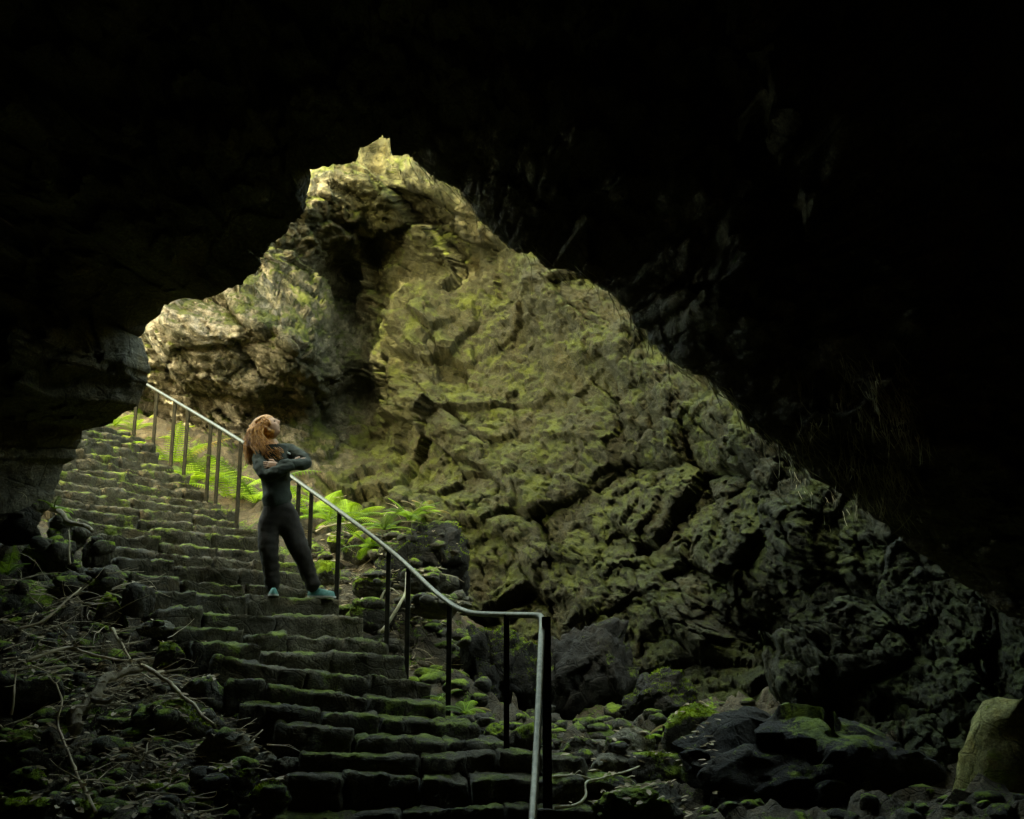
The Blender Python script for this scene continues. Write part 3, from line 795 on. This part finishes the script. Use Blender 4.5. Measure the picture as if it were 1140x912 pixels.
for _ in range(400):
    px = random.uniform(-10, 215); py = random.uniform(650, 800)
    if px > 100 + (py - 640) * .75: continue
    d = interp(py, [600, 700, 800, 912], [10.2, 9.0, 7.8, 6.5]) + random.uniform(-.4, .4)
    put_twig(px, py, d, random.uniform(.12, .5))
for _ in range(160):
    py = random.uniform(800, 905); px = random.uniform(-10, 300)
    put_twig(px, py, interp(py, [600, 700, 800, 912], [10.2, 9.0, 7.6, 6.4]), random.uniform(.08, .25))
for _ in range(150):
    px = random.uniform(350, 500); py = 600 + (px - 350) * .7 + random.uniform(-20, 70)
    put_twig(px, py, interp(py, [590, 740], [12.2, 9.9]), random.uniform(.1, .3))
def put_leaf(px, py, d, s):
    p = P(px, py, d); loc, nn, ob = surf_z(p.x, p.y)
    if loc is None or ob.name.startswith(('top', 'post', 'end', 'frond')): return
    if ob.name.startswith('step') and random.random() < .9: return
    a = random.uniform(0, 6.28); t = Vector((math.cos(a), math.sin(a), random.uniform(-.2, .4))).normalized()
    s2 = t.cross(Vector((random.gauss(0, .35), random.gauss(0, .35), 1))).normalized(); u = s2.cross(t)
    c = loc + Vector((0, 0, .012))
    leaves.add([c - t * s, c - t * .2 * s + s2 * .42 * s + u * .12 * s, c + t * .55 * s + s2 * .3 * s + u * .15 * s, c + t * s, c + t * .55 * s - s2 * .3 * s + u * .2 * s, c - t * .2 * s - s2 * .42 * s + u * .1 * s],
               [(0, 1, 2, 3), (0, 3, 4, 5)])
for _ in range(2600):
    py = random.uniform(640, 912); px = random.uniform(-20, 330)
    if px > 110 + (py - 640) * .95: continue
    put_leaf(px, py, interp(py, [600, 700, 800, 912], [10.2, 9.0, 7.8, 6.3]) + random.uniform(-.5, .5), random.uniform(.02, .045))
for _ in range(700):
    px = random.uniform(340, 520); py = 600 + (px - 350) * .7 + random.uniform(-30, 80)
    put_leaf(px, py, interp(py, [590, 740], [12.2, 9.9]) + random.uniform(-.4, .4), random.uniform(.02, .045))
for _ in range(300):
    put_leaf(random.uniform(610, 800), random.uniform(820, 912), random.uniform(6.8, 8.4), random.uniform(.02, .04))
def put_stone(px, py, d, s, bare=False):
    p = P(px, py, d); loc, nn, ob = surf_z(p.x, p.y)
    if loc is None or not ob.name.startswith(('ground', 'boulder')): return
    if bare and not ob.name.startswith('ground'): return
    v, f = STN[random.randrange(6)]
    a = random.uniform(0, 6.28); ca, sa = math.cos(a), math.sin(a); kx, ky, kz = random.uniform(.7, 1.3), random.uniform(.7, 1.2), random.uniform(.5, .9)
    stones.add([Vector((q.x * kx * ca - q.y * ky * sa, q.x * kx * sa + q.y * ky * ca, q.z * kz)) * s + loc for q in v], f)
STN = [rock_mesh(900 + i, 2) for i in range(6)]
for _ in range(420):
    py = random.uniform(640, 912); px = random.uniform(-20, 330)
    if px > 110 + (py - 640) * .95: continue
    put_stone(px, py, interp(py, [600, 700, 800, 912], [10.2, 9.0, 7.8, 6.3]) + random.uniform(-.5, .5), random.uniform(.03, .1))
for _ in range(300):
    px = random.uniform(340, 520); py = 600 + (px - 350) * .7 + random.uniform(-30, 80)
    put_stone(px, py, interp(py, [590, 740], [12.2, 9.9]) + random.uniform(-.4, .4), random.uniform(.04, .12))
for _ in range(140):
    put_stone(random.uniform(610, 860), random.uniform(790, 912), random.uniform(6.8, 9.4), random.uniform(.04, .1), True)
for _ in range(120):
    put_stone(random.uniform(480, 760), random.uniform(730, 830), random.uniform(8.6, 10.4), random.uniform(.05, .12), True)
for _ in range(120):
    put_stone(random.uniform(780, 1140), random.uniform(830, 912), random.uniform(5.8, 8.0), random.uniform(.04, .1), True)
for _ in range(200):
    put_stone(random.uniform(-10, 130), random.uniform(590, 660), random.uniform(9.4, 10.4), random.uniform(.05, .14))
tag(twigs.build('twig_litter', M['twig']), 'tangle of dry twigs on the banks beside the stairs', 'twigs', kind='stuff')
tag(leaves.build('leaf_litter', M['deadleaf']), 'fallen brown leaves on the banks beside the stairs', 'leaf litter', kind='stuff')
tag(stones.build('rubble', M['boulder']), 'small mossy rubble between the boulders', 'rubble', kind='stuff')

# ---------------------------------------------------------------- hanging roots on the lip
hr = MB()
for i, (px, py, d) in enumerate(lip_pts):
    if not (455 < px < 900 and 170 < py < 540): continue
    for _ in range(2):
        if random.random() < .6: continue
        q = P(px + random.uniform(-4, 6), py + random.uniform(-9, 3), d + random.uniform(-.25, .1))
        L = random.uniform(.05, .38); pts = []; dr = Vector((random.gauss(.55, .35), random.gauss(0, .2), -.8)).normalized()
        for k in range(6):
            pts.append(q.copy()); q = q + dr * L / 5; dr = (dr + Vector((random.gauss(.05, .3), random.gauss(0, .2), random.gauss(-.1, .1)))).normalized()
        r = random.uniform(.0018, .0045)
        hr.tube(pts, [r, r, r * .9, r * .7, r * .5, r * .2], 4, cap=False)
bpy.context.view_layer.update(); dg2 = bpy.context.evaluated_depsgraph_get(); cpos = Vector((0, 0, CAMZ))
for _ in range(46):
    cx, cyy = random.uniform(885, 1020), random.uniform(400, 560)
    for __ in range(9):
        tgt = P(cx + random.gauss(0, 7), cyy + random.gauss(0, 9), 8)
        ok, loc, nn, idx, ob, mt = scn.ray_cast(dg2, cpos, (tgt - cpos).normalized())
        if not ok or not ob.name.startswith('cave'): continue
        q = loc - (tgt - cpos).normalized() * .02; dr = Vector((random.gauss(.25, .25), random.gauss(0, .15), -1)).normalized(); pts = []
        for k in range(5):
            pts.append(q.copy()); q = q + dr * random.uniform(.02, .06); dr = (dr + Vector((random.gauss(0, .25), random.gauss(0, .15), 0))).normalized()
        hr.tube(pts, [.0024, .0024, .002, .0015, .0006], 4, cap=False)
tag(hr.build('hanging_roots', M['root']), 'fine pale roots dangling along the ragged edge of the cave roof', 'roots', kind='stuff')

# ---------------------------------------------------------------- person
def skin_mesh(name, joints, edges, mat, parent, sub=2, root=0, fat=1.0, wr=0.0):
    """joints: list of (Vector, rx, ry)"""
    me = bpy.data.meshes.new(name); me.from_pydata([tuple(j[0]) for j in joints], edges, []); 
    o = bpy.data.objects.new(name, me); col.objects.link(o)
    m = o.modifiers.new('s', 'SKIN'); m.use_smooth_shade = True
    for i, j in enumerate(joints):
        sv = me.skin_vertices[0].data[i]; sv.radius = (j[1] * fat, j[2] * fat); sv.use_root = (i == root)
    s = o.modifiers.new('d', 'SUBSURF'); s.levels = sub; s.render_levels = sub
    bpy.context.view_layer.update()
    ev = o.evaluated_get(bpy.context.evaluated_depsgraph_get())
    m2 = bpy.data.meshes.new_from_object(ev); bpy.data.objects.remove(o)
    m2.materials.clear(); m2.materials.append(mat); m2.name = name
    if wr:
        for v in m2.vertices:
            p = v.co; v.co = p + v.normal * (wr * fbm(Vector((p.x * 9, p.y * 9, p.z * 22)), 3) + wr * .5 * fbm(p * 40, 2))
    m2.polygons.foreach_set('use_smooth', [True] * len(m2.polygons))
    return link(bpy.data.objects.new(name, m2), parent)

PD = 10.1
person = empty('person', P(325, 662, PD)); pof = person.location.copy()
tag(person, 'woman with long auburn hair, dark jacket and trousers, arms crossed, gazing upwards on the steps', 'person')
def J(px, py, dd, rx, ry=None): return (P(px, py, PD + dd) - pof, rx, ry or rx)
S_ = 1 / 121.0  # metres per picture pixel at her distance
# trousers
tj = [J(309,560,0,.125,.11), J(311,572,0,.15,.125), J(299,586,-.02,.105), J(299,612,-.06,.085), J(302,634,-.02,.07), J(304,659,.0,.064,.064),
      J(323,588,.04,.105), J(334,613,.02,.085), J(343,637,.1,.07), J(351,659,.12,.062,.062), J(309,552,0,.1,.08)]
skin_mesh('trousers', tj, [(0, 1), (1, 2), (2, 3), (3, 4), (4, 5), (1, 6), (6, 7), (7, 8), (8, 9), (0, 10)], M['trousers'], person, 3, 1, 1.13, .009)
jj = [J(309,572,0,.16,.135), J(308,550,0,.155,.125), J(307,532,0,.145,.115), J(306,516,0,.15,.12), J(306,505,0,.13,.1), J(306,496,.0,.065,.06),
      J(289,508,-.06,.075), J(290,521,-.17,.066), J(297,531,-.23,.06), J(311,525,-.29,.054), J(320,520,-.27,.048), J(327,517,-.23,.038),
      J(323,503,.06,.075), J(335,509,-.02,.062), J(342,517,-.1,.054), J(332,517,-.19,.05), J(318,517,-.26,.045), J(307,519,-.28,.036)]
skin_mesh('jacket', jj, [(0, 1), (1, 2), (2, 3), (3, 4), (4, 5), (4, 6), (6, 7), (7, 8), (8, 9), (9, 10), (10, 11), (4, 12), (12, 13), (13, 14), (14, 15), (15, 16), (16, 17)], M['jacket'], person, 3, 3, 1.12, .01)
# body: neck, head, hands as one skinned figure under the clothes
bj = [J(308,562,0,.09,.075), J(307,530,0,.09,.07), J(306,506,0,.08,.06), J(305,496,0,.046), J(304,488,.0,.046),
      J(291,508,-.06,.035), J(297,530,-.2,.03), J(324,517,-.23,.02), J(328,516,-.2,.018),
      J(322,504,.06,.035), J(341,516,-.1,.03), J(307,519,-.26,.02), J(302,519,-.24,.02),
      J(299,586,-.02,.05), J(299,612,-.05,.04), J(304,655,0,.03), J(323,588,.04,.05), J(334,612,.02,.04), J(350,656,.12,.03)]
body = skin_mesh('body', bj, [(0, 1), (1, 2), (2, 3), (3, 4), (2, 5), (5, 6), (6, 7), (7, 8), (2, 9), (9, 10), (10, 11), (11, 12), (0, 13), (13, 14), (14, 15), (0, 16), (16, 17), (17, 18)], M['skin'], person, 2, 1)
def hand(base, direction, palmn, size, flip=1):
    """palm and five bent fingers; returns MB geometry in person space"""
    d = direction.normalized(); n = palmn.normalized(); s = d.cross(n).normalized() * flip
    mb = MB()
    ell = [base, base + d * .03, base + d * .06, base + d * .085]
    V, Fc = box_grid(4, 4, 3)
    mb.add([base + d * (.045 + v[0] * .045 * (1 - .08 * abs(v[1]))) + s * v[1] * .038 * (1 - .1 * v[0] * v[0]) + n * v[2] * .013 * (1 - .3 * v[1] ** 2) for v in V], Fc)
    for k, ln in enumerate((.068, .078, .073, .056)):
        o = base + d * .085 + s * (-.028 + .0187 * k)
        c1 = o + d * ln * .45 - n * ln * .08; c2 = c1 + d * ln * .28 - n * ln * .2; c3 = c2 + d * ln * .14 - n * ln * .2
        mb.tube([o - d * .015, c1, c2, c3], [.0088, .0082, .0075, .006], 8)
    o = base + d * .03 - s * .034
    mb.tube([o, o + d * .025 - s * .02 - n * .005, o + d * .05 - s * .024 - n * .012, o + d * .062 - s * .022 - n * .014], [.011, .0105, .009, .007], 8)
    return mb
h1 = hand(J(327,517,-.21,1)[0], Vector((.75, .5, .4)), Vector((0, -1, .25)), 1)
h2 = hand(J(308,519,-.262,1)[0], Vector((-1, .15, .15)), Vector((0, -1, .2)), 1, -1)
def join_into(o, mb):
    bm = bmesh.new(); bm.from_mesh(o.data)
    vs = [bm.verts.new(v) for v in mb.v]
    for f in mb.f:
        try: fc = bm.faces.new([vs[i] for i in f]); fc.smooth = True
        except ValueError: pass
    bm.to_mesh(o.data); bm.free()
join_into(body, h1); join_into(body, h2)
# head: faces right and up (towards +X, a little towards the viewer)
hc = J(300,476,0,1)[0]
fwd = Vector((.84, -.24, .6)).normalized(); sid = Vector((0, 0, 1)).cross(fwd).normalized(); upv = fwd.cross(sid)
def head():
    bm = bmesh.new(); bmesh.ops.create_icosphere(bm, subdivisions=5, radius=1)
    for v in bm.verts:
        x, y, z = v.co   # x forward, y side, z up
        f = max(0, x)
        X = x * .098; Y = y * .074; Z = z * .118
        if z < -.15: k = (-z - .15); Y *= 1 - .38 * k; X += f * .012 * k; X *= 1 - .12 * k
        if x < 0 and z < -.1: X *= 1 + .55 * (z + .1)
        if x > .3: X -= .010 * max(0, 1 - abs(y) * 0) * (x - .3)
        g = lambda a, b, sa, sb: math.exp(-((y - a) / sa) ** 2 - ((z - b) / sb) ** 2) * (1 if x > 0 else 0)
        X += .024 * g(0, -.14, .13, .16) + .012 * g(0, .02, .1, .2)            # nose and bridge
        X += .008 * g(0, .2, .5, .1)                                            # brow
        X -= .016 * (g(.34, .06, .17, .1) + g(-.34, .06, .17, .1))              # eye sockets
        X += .008 * (g(.34, .05, .09, .055) + g(-.34, .05, .09, .055))          # eyelids
        X += .012 * g(0, -.42, .2, .05) + .013 * g(0, -.53, .18, .05) - .006 * g(0, -.475, .22, .025)  # lips
        X += .014 * g(0, -.8, .26, .14)                                         # chin
        X += .004 * (g(.42, -.25, .25, .2) + g(-.42, -.25, .25, .2))
        v.co = hc + fwd * X + sid * Y + upv * Z
    for s in (-1, 1):
        c = hc + sid * s * .074 - fwd * .005 - upv * .002
        r = bmesh.ops.create_icosphere(bm, subdivisions=2, radius=1)
        for v in r['verts']:
            q = v.co.copy(); v.co = c + fwd * q.x * .017 + sid * q.y * .009 * s + upv * q.z * .03
    vs = [v.co.copy() for v in bm.verts]; fs = [[v.index for v in f.verts] for f in bm.faces]
    bm.verts.index_update(); mb = MB(); mb.v = vs; mb.f = fs
    bm.free(); return mb
join_into(body, head())
M['eye'] = simple_mat('eye_dark', (.05, .03, .02), (.08, .05, .03), 20, .25, .05, spec=.6)
mb = MB()
for s in (-1, 1):
    c = hc + fwd * .083 + sid * s * .027 + upv * .006
    V, Fc = box_grid(3, 3, 3)
    mb.add([c + (Vector(v).normalized() * .008) for v in V], Fc)
mb.build('eye', M['eye'], person)
# hair: cap plus long wavy locks
mb = MB()
bm = bmesh.new(); bmesh.ops.create_icosphere(bm, subdivisions=4, radius=1)
vv = []
for v in bm.verts:
    x, y, z = v.co
    inset = 1.0
    if x > .52 and z < .42: inset = .8
    if x > .28 and z < -.05: inset = .8
    if z < -.6: inset = .85
    q = hc - fwd * .012 + fwd * x * .108 * inset + sid * y * .094 * inset + upv * z * .134 * inset
    q += (q - hc).normalized() * .006 * fbm(q * 40, 2)
    vv.append(q)
mb.add(vv, [[v.index for v in f.verts] for f in bm.faces]); bm.free()
rs = random.Random(3)
for i in range(1300):
    th = rs.uniform(0, 1)
    # start round the back and near side of the head
    a = rs.uniform(.32 * math.pi, 1.72 * math.pi); el = rs.uniform(-.1, 1.15)
    if i % 3 == 0: a = rs.uniform(0, 2 * math.pi); el = rs.uniform(.8, 1.5)
    st = hc - fwd * .01 + fwd * math.cos(a) * .106 * math.cos(el) + sid * math.sin(a) * .096 * math.cos(el) + upv * math.sin(el) * .137
    near = (st - hc).y < .01     # nearer to the viewer
    if near and rs.random() < .7:
        e = J(rs.uniform(284, 316), rs.uniform(500, 512), rs.uniform(-.17, -.1), 1)[0]
    else:
        e = J(rs.uniform(273, 290), rs.uniform(496, 518), rs.uniform(-.1, .1), 1)[0]
    m1 = J(rs.uniform(278, 292), rs.uniform(476, 488), rs.uniform(-.12, .1), 1)[0]
    m2 = m1.lerp(e, .55) + Vector((-.02 + rs.gauss(0, .012), -.01, rs.gauss(0, .01)))
    s1 = st + (-fwd * .06 if el > .8 else -fwd * .015) + (sid * (-.03 if near else .03) if el > .8 else Vector()) + upv * (-.012)
    pts = smooth_path([st, s1, m1, m2, e], 6); n = len(pts)
    ph = rs.uniform(0, 6.28)
    pts = [p + Vector((math.sin(ph + k * 1.1), math.cos(ph + k * .9), 0)) * .0045 * (k / n) for k, p in enumerate(pts)]
    mb.tube(pts, [.0042 * (1 - .6 * (k / n) ** 2) for k in range(n)], 4, .1)
mb.build('hair', M['hair'], person)
# shoes
def shoe(px, py, dd, direc, L=.26):
    d = Vector(direc).normalized(); s = Vector((0, 0, 1)).cross(d); c = J(px, py, dd, 1)[0]
    V, Fc = box_grid(10, 5, 5); up = Vector((0, 0, 1)); out = []
    for (x, y, z) in V:
        t = (x + 1) / 2; w = .047 * (1 - .25 * abs(t - .65) * 2) * (1 - .35 * max(0, x - .7) / .3); h = .1 - .055 * t ** .8
        zz = (z + 1) / 2; r = 1 - .35 * zz ** 2 - .3 * abs(y) * zz
        if abs(x) > .9: w *= .7
        out.append(c + d * (t - .3) * L * (1 - .05 * zz) + s * y * w * r + up * zz * h)
    mb = MB(); mb.add(out, Fc); o = mb.build('shoe', M['shoe'], person)
    mb = MB(); mb.add([c + d * (((x + 1) / 2) - .3) * L * 1.02 + s * y * .05 * (1 - .25 * abs((x + 1) / 2 - .65) * 2) * (.7 if abs(x) > .9 else 1) + up * (z * .009 - .006) for (x, y, z) in V], Fc)
    mb.build('sole', M['sole'], o)
shoe(304, 663, .0, (.25, -1, 0)); shoe(352, 664, .13, (1, -.25, -.02))
mb = MB(); c = J(322, 505, -.055, 1)[0]; V, Fc = box_grid(1, 1, 1)
mb.add([c + Vector((v[0] * .014, v[1] * .012 - .02, v[2] * .008 - v[0] * .006)) for v in V], Fc)
mb.build('chest_logo', M['white'], person)

# ---------------------------------------------------------------- unseen trees: one dapples the sun, two dense ones added to block it
def tree(label, base, top, crown, rad, nleaf, seed, leaf=.16):
    rs = random.Random(seed); base = Vector(base); top = Vector(top); crown = Vector(crown)
    r = empty('broadleaf_tree', base); tag(r, label, 'tree', 'trees standing round the pit')
    mb = MB(); mid = base.lerp(top, .5) + Vector((rs.gauss(0, .3), rs.gauss(0, .3), 0))
    mb.tube([p - base for p in smooth_path([base - Vector((0, 0, 1)), mid, top], 6)], [.3 * (1 - .05 * i) for i in range(13)], 10, .1)
    mb.build('trunk', M['bark'], r)
    lb = MB(); cl = []
    for i in range(16):
        v = Vector((rs.gauss(0, 1), rs.gauss(0, 1), rs.gauss(0, .6))).normalized()
        e = crown + Vector((v.x * rad[0], v.y * rad[1], v.z * rad[2])) * rs.uniform(.6, .95)
        lb.tube([p - base for p in smooth_path([top, top.lerp(e, .5) + Vector((0, 0, .5)), e], 4)], [.1 * (1 - .09 * k) for k in range(9)], 5)
        cl.append(e)
    lb.build('limb', M['bark'], r)
    for i in range(26): 
        v = Vector((rs.gauss(0, 1), rs.gauss(0, 1), rs.gauss(0, 1))).normalized() * rs.random() ** .4
        cl.append(crown + Vector((v.x * rad[0], v.y * rad[1], v.z * rad[2])))
    c = MB()
    for i in range(nleaf):
        o = rs.choice(cl) + Vector((rs.gauss(0, 1), rs.gauss(0, 1), rs.gauss(0, .7))) * rad[0] * .2
        t = Vector((rs.gauss(0, 1), rs.gauss(0, 1), rs.gauss(-.2, .6))).normalized(); n = Vector((rs.gauss(0, .6), rs.gauss(0, .6), 1)); s = t.cross(n).normalized()
        l = leaf * rs.uniform(.7, 1.3); o = o - base
        c.add([o, o + t * l * .5 + s * l * .3, o + t * l, o + t * l * .5 - s * l * .3], [(0, 1, 2, 3)])
    c.build('crown', M['leaf'], r)
tree('broad tree on the cave roof filtering the sun', (-12, 2, 8), (-11, 4, 14), (-9.4, 5.7, 18), (3.4, 2.6, 3.8), 6500, 5, .19)
tree('added tall dense tree, out of view, blocking the sun from the wall', (-9, -7, 9), (-10, -5, 17), (-10.2, -4.3, 21.9), (5.2, 4, 5.8), 44000, 8, .36)  # crown added on the sun line to shade the middle of the wall
tree('added lower dense tree left of the tall one, blocking the sun from the upper stairs', (-15, -5, 8), (-15, -4, 13), (-15.7, -2.6, 19.2), (3.6, 3.6, 3.4), 20000, 9, .34)  # crown added to keep direct sun off the stair top

# ---------------------------------------------------------------- light
SUN = Vector((-.40, -.65, .65)).normalized()       # towards the sun
el = math.asin(SUN.z); az = math.atan2(SUN.x, SUN.y)
w = bpy.data.worlds.new('World'); scn.world = w; w.use_nodes = True
t = w.node_tree; t.nodes.clear()
sky = t.nodes.new('ShaderNodeTexSky'); sky.sky_type = 'NISHITA'; sky.sun_disc = False
sky.sun_elevation = el; sky.sun_rotation = az; sky.air_density = 1; sky.dust_density = 2.5; sky.ozone_density = .6
bg = t.nodes.new('ShaderNodeBackground'); bg.inputs[1].default_value = .15
wo = t.nodes.new('ShaderNodeOutputWorld'); t.links.new(sky.outputs[0], bg.inputs[0]); t.links.new(bg.outputs[0], wo.inputs[0])
w.cycles.sampling_method = 'MANUAL'; w.cycles.sample_map_resolution = 512
sl = bpy.data.lights.new('sun', 'SUN'); sl.energy = 5.0; sl.angle = R(.5); sl.color = (1, .96, .9)
so = bpy.data.objects.new('sun', sl); link(so); so.rotation_euler = SUN.to_track_quat('Z', 'Y').to_euler()

vs = scn.view_settings
scn.display_settings.display_device = 'sRGB'
vs.view_transform = 'Standard'; vs.look = 'None'; vs.gamma = 1; vs.exposure = 4.5
try:
    vs.use_white_balance = True; vs.white_balance_temperature = 12500; vs.white_balance_tint = -12
except Exception: pass
cy = scn.cycles
cy.max_bounces = 9; cy.diffuse_bounces = 7; cy.use_adaptive_sampling = True; cy.adaptive_threshold = .012; cy.glossy_bounces = 2; cy.transmission_bounces = 2
cy.use_denoising = True; cy.denoising_input_passes = 'RGB_ALBEDO_NORMAL'; cy.denoising_prefilter = 'ACCURATE'; cy.denoiser = 'OPENIMAGEDENOISE'
cy.caustics_reflective = False; cy.caustics_refractive = False
